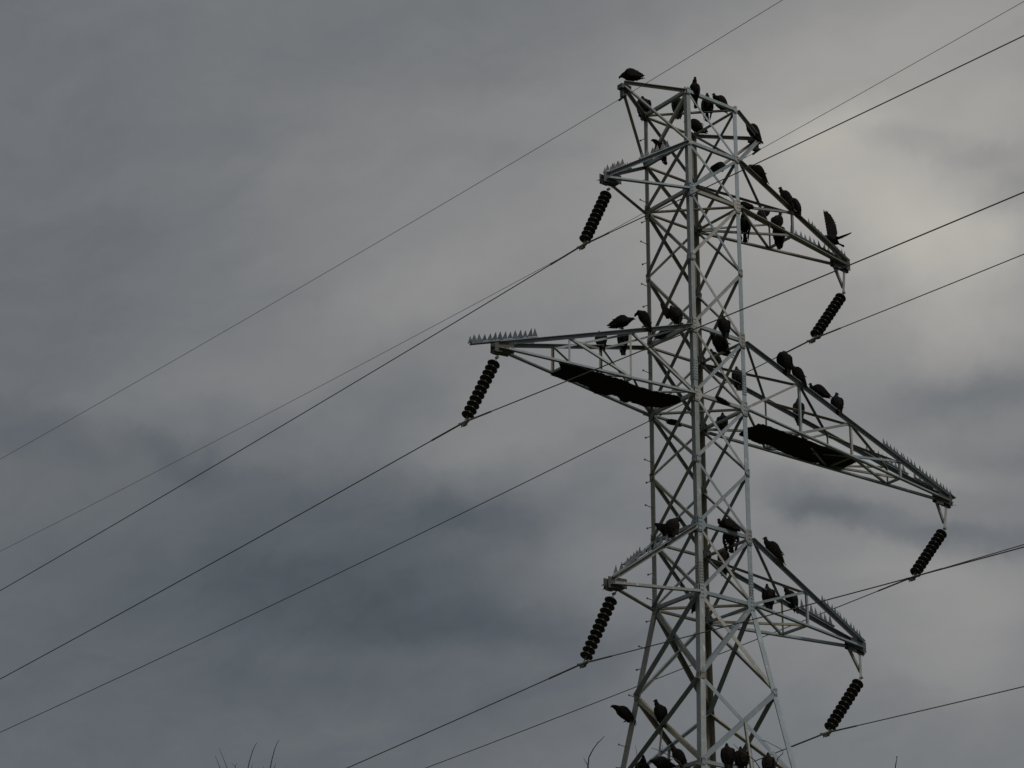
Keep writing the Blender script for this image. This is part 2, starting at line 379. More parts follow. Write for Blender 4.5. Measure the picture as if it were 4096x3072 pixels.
# ------------------------------------------------------------------ cross arms
TIP = {'a1': V((-2.353, 0, 26.5032)), 'a2': V((-5.1003, 0, 21.9513)), 'a3': V((-2.3609, 0, 17.7463)),
       'b1': V((4.3962, 0, 26.5083)), 'b2': V((7.1461, 0, 21.6307)), 'b3': V((4.2684, 0, 17.7471)),
       'p1': V((-1.8649, 0, 28.8247)), 'p2': V((1.8908, 0, 28.78))}
LV = {'a1': (1, 2), 'a2': (4, 5), 'a3': (7, 8), 'b1': (1, 2), 'b2': (4, 5), 'b3': (7, 8), 'p1': (0, 1), 'p2': (0, 1)}
CH = {}
def seg(mb, a, b, e1, e2, size, trim0=0, trim1=0, t=.009):
    ax = (b-a).normalized(); mb.angle(a+ax*trim0, b-ax*trim1, e1, e2, size, t)
def spike_strip(parent, A, B, x0, x1, h=.13, side=Y_, start_t=None, mat=SHEET, w=.112, sp=.122, double=False):
    t0, t1 = t_at_x(A, B, x0), t_at_x(A, B, x1)
    if t0 > t1: t0, t1 = t1, t0
    ax = (B-A).normalized(); a, b = A.lerp(B, t0), A.lerp(B, t1); L = (b-a).length
    mb = MB(); upv = (Z_-ax*ax.z).normalized(); sd_ = ax.cross(upv)
    base = .078 if x0 > 3000 else .034
    h += .035 if x0 > 3000 else .0
    mb.box((a+b)/2+upv*(base-.02), ax*L/2, sd_*.05, upv*.012)
    n = max(2, int(L/sp)); rnd = random.Random(int(x0))
    for q in range(n):
        c = a+ax*(L*(q+.5)/n)+upv*(base+.005)
        for sgn in (-1, 1):
            if sgn == 1 and (rnd.random() < .6 or not double): continue
            hh = h*rnd.uniform(.85, 1.08); lean = sd_*sgn*rnd.uniform(.0, .15)*hh+ax*rnd.uniform(-.12, .12)*hh
            o_ = c+sd_*sgn*.038+(ax*sp*.35 if sgn > 0 else V((0, 0, 0)))
            p0, p1, p2 = o_-ax*w/2, o_+ax*w/2, o_+Z_*hh+lean+ax*w*.1*sgn
            nn = (p1-p0).cross(p2-p0).normalized(); mb.plate([p0, p1, p2], nn, .003)
    return mb.build('bird_spike_strip', mat, parent)
def make_arm(key, inner, nodes, diag_mode):
    "inner = (near leg, far leg); nodes = fractions of the lacing nodes; returns the arm part"
    T = TIP[key]; hi, lo = LV[key]; sx = 1 if T.x > 0 else -1
    nt, nb, ft, fb = N(inner[0], hi), N(inner[0], lo), N(inner[1], hi), N(inner[1], lo)
    cs = .076 if key[0] != 'p' else .065
    wy = .05 # half spread of the chords at the tip
    Tn, Tf = T+V((0, -wy, 0)), T+V((0, wy, 0)); up_ = V((0, 0, .045))
    mb = MB()
    seg(mb, nt+Z_*.0, Tn+up_*2, -Z_, -Y_, cs, .02)
    seg(mb, ft+Z_*.0, Tf+up_*2, -Z_, -Y_, cs, .02)
    seg(mb, nb+V((0, -.018, -.045)), Tn-up_, Z_, -Y_, cs, .0)
    seg(mb, fb+V((0, .018, -.045)), Tf-up_, Z_, -Y_, cs, .0)
    arm = mb.build('earth_wire_peak' if key[0] == 'p' else 'cross_arm', GALV, pyl)
    CH[key] = dict(nt=(nt, Tn+up_*2), ft=(ft, Tf+up_*2), nb=(nb, Tn-up_), fb=(fb, Tf-up_))
    # lacing
    def lace(a, b, e, mat=GALV, size=.048):
        m_ = MB(); ax = (b-a).normalized(); s1 = ax.cross(e)
        if s1.z < 0: s1 = -s1
        m_.angle(a, b, s1, -e, size, .007); m_.build('lacing_bar', mat, arm)
    M_ = [nt.lerp(Tn+up_, t)-Z_*.04+Y_*.006 for t in nodes]; P_ = [nb.lerp(Tn, t)+Y_*.006 for t in nodes]
    N_ = [ft.lerp(Tf+up_, t)-Z_*.04-Y_*.006 for t in nodes]; Q_ = [fb.lerp(Tf, t)-Y_*.006 for t in nodes]
    n_ = len(nodes)
    for i in range(n_):
        lace(M_[i], P_[i], -Y_); lace(N_[i], Q_[i], Y_, GALVB)
        lace(Q_[i], P_[i], -Z_, DKST if 0 else GALV)
        nt_p, nb_p = (M_[i-1], P_[i-1]) if i else (nt, nb); ft_p, fb_p = (N_[i-1], Q_[i-1]) if i else (ft, fb)
        if diag_mode == 'out':      # inner bottom to outer top
            lace(nb_p, M_[i], -Y_); lace(fb_p, N_[i], Y_, GALVB)
        else:
            lace(M_[i], nb_p, -Y_) if 0 else lace((M_[i]), (nb_p), -Y_); lace(N_[i], fb_p, Y_, GALVB)
        lace(ft_p, M_[i], Z_, GALVB, .045); lace(nt_p, N_[i], Z_, GALV, .045)
        lace(fb_p+Z_*.01, P_[i], -Z_, GALVB, .045); lace(nb_p, Q_[i], -Z_, GALV, .045)
    # tip fittings
    mb = MB()
    if key[0] == 'p':
        mb.box(T+V((-sx*.05, 0, -.02)), X_*.13, Y_*.075, Z_*.05); mb.box(T+V((-sx*.02, 0, -.15)), X_*.05, Y_*.05, Z_*.10)
        mb.tube([T+V((0, 0, -.2)), T+V((0, 0, -.27))], .022); mb.tube([T+V((0, -.12, -.25)), T+V((0, .12, -.28))], .024)
        mb.build('tip_plate', DKST, arm)
    else:
        mb.plate([T+V((sx*.1, -.075, -.13)), T+V((sx*.1, -.075, .1)), T+V((-sx*.34, -.10, .12)), T+V((-sx*.34, -.10, -.08))], Y_, .01)
        mb.plate([T+V((sx*.1, .075, -.13)), T+V((sx*.1, .075, .1)), T+V((-sx*.34, .10, .12)), T+V((-sx*.34, .10, -.08))], -Y_, .01)
        mb.box(T+V((-sx*.1, 0, -.075)), X_*.19, Y_*.072, Z_*.012)
        mb.box(T+V((sx*.02, 0, -.12)), X_*.07, Y_*.03, Z_*.04)
        # bent, broken spike stubs around the plate
        rnd = random.Random(ord(key[0])+int(key[1]))
        for q in range(7):
            a_ = rnd.uniform(0, 2*math.pi); o_ = T+V((sx*rnd.uniform(-.2, .12), math.cos(a_)*.08, -.06+rnd.uniform(-.05, .05)))
            dr = V((sx*rnd.uniform(-.3, 1), math.cos(a_), rnd.uniform(-.5, .3))).normalized()
            mb.plate([o_, o_+X_*.06, o_+X_*.02+dr*.09], Z_, .003)
        if sx > 0:   # square gusset below the bottom chords
            o_ = T+V((-.40, -.085, -.17)); mb.plate([o_, o_+X_*.21, o_+X_*.21+Z_*.16, o_+Z_*.16], Y_, .012)
        mb.build('tip_plate', DKST, arm)
    return arm
ARM = {}
ARM['p1'] = make_arm('p1', ('F', 'L'), [], 'in'); ARM['p2'] = make_arm('p2', ('R', 'K'), [], 'in')
ARM['a1'] = make_arm('a1', ('F', 'L'), [], 'in'); ARM['a3'] = make_arm('a3', ('F', 'L'), [], 'in')
ARM['a2'] = make_arm('a2', ('F', 'L'), [.325, .64], 'in')
ARM['b1'] = make_arm('b1', ('R', 'K'), [.49], 'out'); ARM['b3'] = make_arm('b3', ('R', 'K'), [.49], 'out')
ARM['b2'] = make_arm('b2', ('R', 'K'), [.255, .505, .75], 'out')
# spike strips: (arm, chord, from x to x measured along the chord)
for key, ch, x0, x1, h in (
    ('a1', 'nt', 2422, 2500, .15), ('a1', 'ft', 2440, 2520, .14), ('a1', 'nt', 2560, 2680, .14),
    ('a2', 'nt', 1884, 2148, .165), ('a2', 'ft', 2040, 2130, .13), ('a3', 'nt', 2452, 2702, .15), ('a3', 'ft', 2500, 2560, .10),
    ('b1', 'nt', 3236, 3392, .15), ('b1', 'ft', 3160, 3345, .15),
    ('b2', 'nt', 3535, 3674, .16), ('b2', 'nt', 3678, 3816, .16), ('b2', 'ft', 3463, 3628, .16), ('b2', 'ft', 3655, 3730, .15),
    ('b3', 'nt', 3288, 3452, .16), ('b3', 'ft', 3201, 3332, .19)):
    A, B = CH[key][ch]; spike_strip(ARM[key], A, B, x0, x1, h, double=(key == 'a2' or key == 'a1'), w=.125 if h > .155 else .112, sp=.135 if key == 'a3' else .112)
# hangers that carry the right-hand strings lower
STR = {'a1': ((2434, 757), (2330, 981)), 'a2': ((1988, 1430), (1858, 1688)), 'a3': ((2456, 2375), (2333, 2653)),
       'b1': ((3375, 1172), (3250, 1357)), 'b2': ((3779, 2115), (3649, 2309)), 'b3': ((3445, 2712), (3306, 2931))}
ENDS = {}
for k_, (t_, c_) in STR.items():
    ENDS[k_] = (unproj_y(t_[0], t_[1], 0), unproj_y(c_[0], c_[1], 0))
for k_ in ('b1', 'b2', 'b3'):
    T = TIP[k_]; E_ = ENDS[k_][0]
    mb = MB(); mb.angle(T+V((.0, -.02, -.10)), E_+V((.01, -.02, .0)), -X_, Y_, .065, .008); mb.build('hanger_bar', GALV, ARM[k_])
    mb = MB(); mb.angle(T+V((-.32, .0, -.10)), E_+V((-.01, .0, .12)), X_-Z_*.3, Y_, .05, .008); mb.build('hanger_strut', GALVB, ARM[k_])

# ------------------------------------------------------------------ insulator strings
LAB = {'a1': 'dark insulator string hanging from the short upper left cross arm', 'a2': 'dark insulator string hanging from the long left middle cross arm',
       'a3': 'dark insulator string hanging from the short lower left cross arm', 'b1': 'dark insulator string below the upper right cross arm',
       'b2': 'dark insulator string at the far right end of the long middle arm', 'b3': 'dark insulator string below the lower right cross arm'}
for k_, (T, C) in ENDS.items():
    root = bpy.data.objects.new('insulator_string', None); COL.objects.link(root); root.location = T
    tag(root, LAB[k_], 'insulator', 'insulator strings carrying the power lines')
    ax = (C-T).normalized(); L = (C-T).length; O = V((0, 0, 0))
    f = MB(); f.tube([O-ax*.02, O+ax*.10], .014); f.tube([O+V((0, -.03, 0)), O+V((0, .03, 0))], .03)
    f.build('shackle', CAPM, root)
    d0 = .09; step = (L-d0-.13)/11
    for q in range(11):
        o_ = ax*(d0+step*q); r = .127
        mb = MB(); s_ = step/.138
        mb.lathe(o_, ax, [(.045, .045*s_), (.075, .05*s_), (.112, .068*s_), (r, .088*s_), (r+.001, .097*s_), (r-.006, .101*s_), (.098, .085*s_), (.094, .112*s_), (.088, .112*s_), (.084, .083*s_), (.066, .081*s_), (.062, .110*s_), (.056, .110*s_), (.05, .082*s_), (.03, .08*s_)], 26)
        mb.build('insulator_disc', PORC, root, True)
        mb = MB(); mb.lathe(o_, ax, [(.018, -.005), (.034, .0), (.047, .015), (.05, .052*s_), (.03, .06*s_), (.012, .082*s_), (.012, step+.0)], 14)
        mb.build('disc_cap', CAPM, root, True)
    mb = MB(); c_ = ax*L
    mb.tube([c_-ax*.12, c_], .016); 
    mb.tube([c_+V((.0, -.17, .02)), c_+V((0, -.1, -.012)), c_+V((0, 0, -.02)), c_+V((0, .1, -.012)), c_+V((0, .17, .02))], [.018, .032, .04, .032, .018])
    for yy in (-.08, -.03, .04, .09): mb.tube([c_+V((.0, yy, -.01)), c_+V((.0, yy, -.085))], .010, 6)
    mb.box(c_+V((0, 0, -.055)), X_*.028, Y_*.05, Z_*.02)
    mb.build('suspension_clamp', CAPM, root)

# ------------------------------------------------------------------ conductors and earth wires
S_ = 1.8517; TH = math.radians(5)
WP = {'p1': ((0, 992*S_), (1690*S_, 0)), 'p2': ((0, 1191*S_), (4096, 3*S_)), 'a1': ((0, 1276*S_), (4096, 77*S_)), 'a2': ((0, 1467*S_), (4096, 415*S_)),
      'b1': ((0, 1582*S_), (4096, 549*S_)), 'b2': ((920*S_, 1659*S_), (4096, 2178)), 'a3': ((750*S_, 1659*S_), (3640, 2311)), 'b3': ((2852, 3110), (4096, 1483*S_))}
WL = {'p1': ('thin earth wire over the left end of the pylon top', 'earth_wire', 'earth wires'), 'p2': ('thin earth wire at the right end of the pylon top', 'earth_wire', 'earth wires'),
      'a1': ('power line clamped below the short upper left cross arm', 'power_line', 'power lines'), 'a2': ('power line clamped below the long left middle cross arm', 'power_line', 'power lines'),
      'a3': ('power line clamped below the short lower left cross arm', 'power_line', 'power lines'), 'b1': ('power line clamped below the upper right cross arm', 'power_line', 'power lines'),
      'b2': ('power line clamped below the far right end of the middle arm', 'power_line', 'power lines'), 'b3': ('power line clamped below the lower right cross arm', 'power_line', 'power lines')}
BC = .0005
def wire_side(S, px, sg, length):
    u = V((-math.sin(TH), sg*math.cos(TH), 0)); nrm = V((u.y, -u.x, 0)); d = ray(*px)
    P = CAM+d*((S-CAM).dot(nrm)/d.dot(nrm)); s = (P-S).dot(u); a = (P.z-S.z)/s - BC*s
    return [S+u*q+Z_*(a*q+BC*q*q) for q in [length*(i/46)**1.6 for i in range(47)]]
for k_, (pl, pr) in WP.items():
    S = (ENDS[k_][1] if k_[0] != 'p' else TIP[k_]-V((0, 0, .265)))
    Lp = wire_side(S, pl, 1, 90); Rp = wire_side(S, pr, -1, 90)
    pts = Lp[::-1]+Rp[1:]
    name = WL[k_][1]; mb = MB(); mb.tube(pts, .0058 if k_[0] == 'p' else .0106, 8)
    o = mb.build(name, EWM if k_[0] == 'p' else ALU, None, True); tag(o, WL[k_][0], 'cable', WL[k_][2])
    if k_[0] != 'p':
        def along(path, dist):
            acc = 0; outp = [path[0]]
            for a_, b_ in zip(path, path[1:]):
                l_ = (b_-a_).length
                if acc+l_ >= dist: outp.append(a_.lerp(b_, (dist-acc)/l_)); return outp
                acc += l_; outp.append(b_)
        rp = along(Lp, .95)[::-1]+along(Rp, .95)[1:]
        mb = MB(); mb.tube(rp, .0175, 8); mb.build('armour_rod', ROD, o, True)

# ------------------------------------------------------------------ dark netting mats under the long arms
def t4(u, v): return 1800+u/2.765, 1200+v/2.765
def t5(u, v): return 2400+u/2.765, 1200+v/2.765
def t6(u, v): return 2900+u/2.212, 1350+v/2.212
mat_l = [t4(*p) for p in ((1212, 690), (1330, 712), (1500, 760), (1640, 800), (1760, 850), (1900, 880), (2000, 930), (2120, 965))] + [t5(*p) for p in ((560, 1000), (840, 1060), (895, 1085), (880, 1130), (800, 1155), (690, 1190), (600, 1185), (480, 1175), (440, 1160), (330, 1120), (270, 1130), (230, 1110), (200, 1075))] + [t4(*p) for p in ((1790, 1045), (1720, 1050), (1600, 1030), (1520, 960), (1400, 905), (1330, 905), (1240, 870), (1150, 840), (1105, 822), (1170, 800), (1230, 770))]
mat_r = [t6(*p) for p in ((120, 860), (150, 835), (205, 800), (250, 790), (300, 765), (350, 775), (450, 810), (560, 850), (700, 900), (850, 955), (1000, 1010), (1100, 1040), (1165, 1075), (1165, 1100), (1100, 1130), (1020, 1165), (960, 1150), (880, 1130), (840, 1110), (720, 1090), (600, 1050), (500, 1010), (400, 955), (300, 935), (200, 890))]
scrap1 = [t5(*p) for p in ((730, 1325), (800, 1320), (885, 1345), (890, 1395), (830, 1385), (740, 1360))]
scrap2 = [t5(*p) for p in ((1270, 1065), (1360, 1095), (1440, 1145), (1390, 1155), (1310, 1120))]
def inside(p, poly):
    r = False; j = len(poly)-1
    for i in range(len(poly)):
        a, b = poly[i], poly[j]
        if (a[1] > p[1]) != (b[1] > p[1]) and p[0] < (b[0]-a[0])*(p[1]-a[1])/(b[1]-a[1])+a[0]: r = not r
        j = i
    return r
def netting(poly_px, z0, label, st=.022, th=.02, fr=.035):
    P = [unproj_z(x, y, z0) for x, y in poly_px]; c = sum(P, V((0, 0, 0)))/len(P); c.z = z0
    poly = [(p.x, p.y) for p in P]
    x0, x1 = min(p[0] for p in poly), max(p[0] for p in poly); y0, y1 = min(p[1] for p in poly), max(p[1] for p in poly)
    nx, ny = int((x1-x0)/st)+1, int((y1-y0)/st)+1; idx = {}; vs = []; fs = []; top = []
    def vid(i, j):
        if (i, j) not in idx:
            x, y = x0+i*st, y0+j*st; q = V((x*2.1, y*5, 3))
            zz = noise.noise(q)*.02+noise.noise(q*4)*.010; jx = noise.noise(V((x*9, y*9, 1)))*.012; jy = noise.noise(V((x*9, y*9, 7)))*.012
            idx[i, j] = len(vs); vs.append(V((x+jx, y+jy, z0+zz))-c)
        return idx[i, j]
    for i in range(nx):
        for j in range(ny):
            if inside((x0+(i+.5)*st, y0+(j+.5)*st), poly): fs.append((vid(i, j), vid(i+1, j), vid(i+1, j+1), vid(i, j+1)))
    o = mesh_obj('netting_mat', vs, fs, NET); o.location = c
    md = o.modifiers.new('thick', 'SOLIDIFY'); md.thickness = th; md.offset = 0
    # loose threads along the edge
    rnd = random.Random(3); mb = MB(); n = len(P)
    for i in range(n):
        a, b = P[i]-c, P[(i+1) % n]-c; L = (b-a).length; outd = (b-a).cross(Z_).normalized()
        if inside(((a+b)/2+c+outd*.05)[:2], poly): outd = -outd
        for q in range(int(L/.03)):
            s = a.lerp(b, rnd.random())-outd*.02; l = rnd.uniform(.02, fr)
            e = s+outd*l+(b-a).normalized()*rnd.uniform(-.04, .04)+Z_*rnd.uniform(-.04, .02)
            mb.tube([s, e], [.006, .002], 3)
    mb.build('loose_thread', NET, o)
    tag(o, label, 'netting'); return o
netting(mat_l, Z[5]-.05, 'long black shaggy netting mat under the left middle cross arm')
netting(mat_r, Z[5]-.10, 'long black shaggy netting mat under the right middle cross arm')
netting(scrap1, Z[5]-.02, 'small torn scrap of black netting behind the front leg', .025, .03, .05)
netting(scrap2, Z[5]-.02, 'narrow scrap of black netting between the front and right legs', .025, .03, .05)

# ------------------------------------------------------------------ vultures
RH = V((cy, -sy, 0)); FH = V((sy, cy, 0))          # picture-right and away, level with the ground
def loft(mb, st, n=14):
    "st: list of (centre, side half-width vector, depth half vector)"
    vs = []
    for c, a, b in st: vs += [c+a*math.cos(2*math.pi*k/n)+b*math.sin(2*math.pi*k/n) for k in range(n)]
    m_ = len(st); fs = [(i*n+k, i*n+(k+1) % n, (i+1)*n+(k+1) % n, (i+1)*n+k) for i in range(m_-1) for k in range(n)]
    fs += [tuple(range(n-1, -1, -1)), tuple((m_-1)*n+k for k in range(n))]
    mb.add(vs, fs)
NECK = {'up': [(.016, .026, .060), (.026, .054, .042), (.032, .082, .031)], 'fwd': [(.04, .015, .060), (.072, .028, .044), (.098, .036, .033)],
        'down': [(.045, .0, .058), (.078, -.028, .042), (.098, -.056, .030)], 'tuck': [(.015, .03, .05), (.02, .055, .04), (.015, .07, .03)],
        'high': [(.024, .035, .056), (.036, .072, .040), (.040, .105, .030)]}
HDIR = {'up': (1, -.18), 'fwd': (1, -.35), 'down': (.55, -.9), 'tuck': (-.5, -.35), 'high': (1, -.1)}
def wing_surface(mb, root, span, chord, nrm, length, width, rnd, fingers=8, bend=0.0):
    "open wing: arm, secondaries and separated primary feathers"
    span, chord = span.normalized(), chord.normalized()
    secs = [(0, .75), (.2, .98), (.45, .98), (.66, .84), (.82, .66), (.92, .42)]
    st = []
    for t, k_ in secs:
        c = root+span*length*t+chord*(width*k_*.5-width*.25)+nrm*bend*math.sin(t*3)
        st.append((c, chord*width*k_*.5, nrm*(.022-.016*t)))
    loft(mb, st, 10)
    for q in range(fingers):
        f_ = q/(fingers-1); a = root+span*length*.5+chord*width*(-.12+.45*f_)+nrm*bend
        e = root+span*length*(1-.36*f_*f_)*rnd.uniform(.97, 1.03)+chord*width*(-.16+.80*f_)+nrm*bend
        loft(mb, [(a, chord*.030, nrm*.006), (a.lerp(e, .72), chord*.024, nrm*.006), (a.lerp(e, .93), chord*.016, nrm*.005), (e, chord*.004, nrm*.004)], 6)
    for q in range(7):      # ragged secondaries
        a = root+span*length*(.06+.08*q)+chord*width*.5; e = a+chord*rnd.uniform(.06, .09)*1.0+span*.02
        loft(mb, [(a, span*.026, nrm*.006), (e, span*.012, nrm*.005)], 6)
def vulture(foot, label, head, pitch, neck='up', hyaw=0, scale=1.0, tone=0.0, wings='fold', grp='vultures perching on the pylon', puff=1.0, tail=.19, spread=.05, legl=.085, lean=0):
    """foot: world point; head: direction the body faces (deg, 0 = right in the picture, 90 = away, 180 = left, 270 = to the camera)"""
    rnd = random.Random(hash((round(foot.x, 2), round(foot.z, 2))) & 0xffff)
    if pitch > 45:
        scale *= .94
        if legl == .085: legl = .05
        if tail == .19: tail = .215
    elif pitch > 30: scale *= .90
    else: scale *= .82; puff *= 1.1
    puff *= 1.07
    p = math.radians(pitch); fx = V((math.cos(p), 0, math.sin(p))); ux = V((-math.sin(p), 0, math.cos(p))); sx = V((0, 1, 0))
    mb = MB(); hip = V((0, 0, legl+.045)); bc = hip+fx*.05+V((-.0, 0, .02))
    prof = [(-.20, .022, .022), (-.165, .052, .048), (-.11, .086, .080), (-.04, .110, .108), (.03, .122, .120), (.09, .120, .116), (.135, .104, .100), (.168, .074, .074)]
    st = [(bc+fx*s+ux*(.02*math.sin((s+.2)*6)), sx*a*puff*.93, ux*b*puff*.95) for s, a, b in prof]
    nb = bc+fx*.185+ux*.012; hy = math.radians(hyaw)
    fdir = V((math.cos(hy), math.sin(hy), 0)); side = V((-math.sin(hy), math.cos(hy), 0))
    for f_, u_, r in NECK[neck]:
        c = nb+fdir*f_+V((0, 0, u_)); st.append((c, side*r, (V((0, 0, 1))*.2+fx*.0-fdir).normalized()*r if neck in ('up', 'high', 'tuck') else V((0, 0, 1))*r))
    loft(mb, st)
    hf, hu = HDIR[neck]; hd = (fdir*hf+V((0, 0, hu))).normalized(); hup = (V((0, 0, 1))-hd*hd.z).normalized()
    hc = nb+fdir*NECK[neck][-1][0]+V((0, 0, NECK[neck][-1][1]+.008))
    loft(mb, [(hc-hd*.032, side*.012, hup*.012), (hc-hd*.022, side*.027, hup*.028), (hc, side*.031, hup*.032), (hc+hd*.022, side*.024, hup*.025), (hc+hd*.040-hup*.003, side*.013, hup*.015),
              (hc+hd*.052-hup*.006, side*.010, hup*.012), (hc+hd*.061-hup*.012, side*.007, hup*.010), (hc+hd*.065-hup*.027, side*.003, hup*.004)], 10)
    # folded wings
    for s in (-1, 1):
        if wings == 'fold' or (wings == 'droop'):
            o_ = .0 if wings == 'fold' else .035
            ws = [(.15, .075, .045, .020, .02), (.10, .098+o_*.3, .075, .028, .02), (.02, .104+o_*.6, .095, .030, .012), (-.08, .095+o_, .085, .026, .0), (-.17, .068+o_, .060, .020, -.008), (-.25, .046+o_*.9, .034, .013, -.012), (-.31, .034+o_*.8, .014, .008, -.016)]
            loft(mb, [(bc+fx*a+sx*s*b*puff+ux*(e+.015-(.05 if wings == 'droop' else 0)), ux*c*puff+fx*.0, sx*d) for a, b, c, d, e in ws], 12)
            for q in range(5):   # primary and secondary tips
                a = bc+fx*(-.10-.045*q)+sx*s*(.085-.011*q+o_)*puff-ux*(.055-.006*q)*puff; e = a-fx*rnd.uniform(.07, .10)-ux*rnd.uniform(.0, .022)+sx*s*rnd.uniform(.0, .012)
                loft(mb, [(a, ux*.018, sx*.010), (a.lerp(e, .6), ux*.014, sx*.008), (e, ux*.005, sx*.005)], 6)
    # back and neck ruff tufts
    for q in range(26):
        a_ = rnd.uniform(-.16, .15); th = rnd.uniform(-2.6, 2.6); o_ = bc+fx*a_+(ux*math.cos(th)+sx*math.sin(th))*.082*puff
        e = o_-fx*rnd.uniform(.035, .07)+(ux*math.cos(th)+sx*math.sin(th))*rnd.uniform(.010, .034)
        loft(mb, [(o_, sx*.018, ux*.016), (o_.lerp(e, .5), sx*.013, ux*.011), (e, sx*.005, ux*.005)], 6)
    # tail fan
    tb = bc-fx*.16
    for q in range(7):
        k_ = (q-3)/3; e = tb-fx*(tail+.02*(1-abs(k_)))*rnd.uniform(.93, 1.04)+sx*k_*spread-ux*.012
        loft(mb, [(tb+sx*k_*.022, sx*.014, ux*.010), (tb.lerp(e, .6), sx*.018, ux*.006), (tb.lerp(e, .93), sx*.015, ux*.005), (e, sx*.006, ux*.004)], 6)
    # legs and toes
    for s in (-1, 1):
        k_ = hip+sx*s*.035+fx*.0; f_ = V((.005, s*.036, .012))
        loft(mb, [(k_+V((0, 0, .03)), X_*.034, Y_*.028), (k_-V((0, 0, .02)), X_*.026, Y_*.022), (k_.lerp(f_, .45), X_*.013, Y_*.012), (k_.lerp(f_, .75), X_*.0085, Y_*.0085), (f_, X_*.009, Y_*.009)], 8)
        for a_ in (-35, 0, 35, 180):
            d_ = V((math.cos(math.radians(a_)), math.sin(math.radians(a_)), -.15)); l_ = .055 if a_ != 180 else .03
            mb.tube([f_, f_+d_*l_*.6, f_+d_*l_+V((0, 0, -.010))], [.0075, .0065, .004], 6)
    H = math.radians(head); hd3 = RH*math.cos(H)+FH*math.sin(H); ang = math.atan2(hd3.y, hd3.x)
    if isinstance(wings, list):
        rm = Matrix.Rotation(-ang, 3, 'Z')
        for (sr, sf, su), (cr, cf, cu_), ln, wd, s in wings:
            span = rm @ (RH*sr+FH*sf+Z_*su); ch_ = rm @ (RH*cr+FH*cf+Z_*cu_); nn = span.cross(ch_).normalized()
            wing_surface(mb, bc+fx*.07+sx*s*.06, span, ch_, nn, ln, wd, rnd)
    o = mb.build('vulture', PLUM, None)
    o.location = foot; o.rotation_euler = (math.radians(lean), 0, ang); o.scale = (scale,)*3
    md = o.modifiers.new('skin', 'REMESH'); md.mode = 'VOXEL'; md.voxel_size = .0065; md.use_smooth_shade = True
    o['head_pos'] = (hc+hd*.012)[:]; o['head_tone'] = float(tone)
    tag(o, label, 'vulture', grp)
    return o
def NN(s):
    if s[0] in 'FRKL' and s[1:].isdigit(): return N(s[0], int(s[1:]))
    return TIP[s]
def on(a, b, px, py, up=.03):
    A = NN(a) if isinstance(a, str) else a; B = NN(b) if isinstance(b, str) else b
    return near_on_line(A, B, px, py)+V((0, 0, up))
def chord(key, ch, px, py, up=.0):
    A, B = CH[key][ch]; return near_on_line(A, B, px, py)+V((0, 0, up+(.055 if ch == 'nt' else 0)))
def lerpn(a, b, t): return NN(a).lerp(NN(b), t)
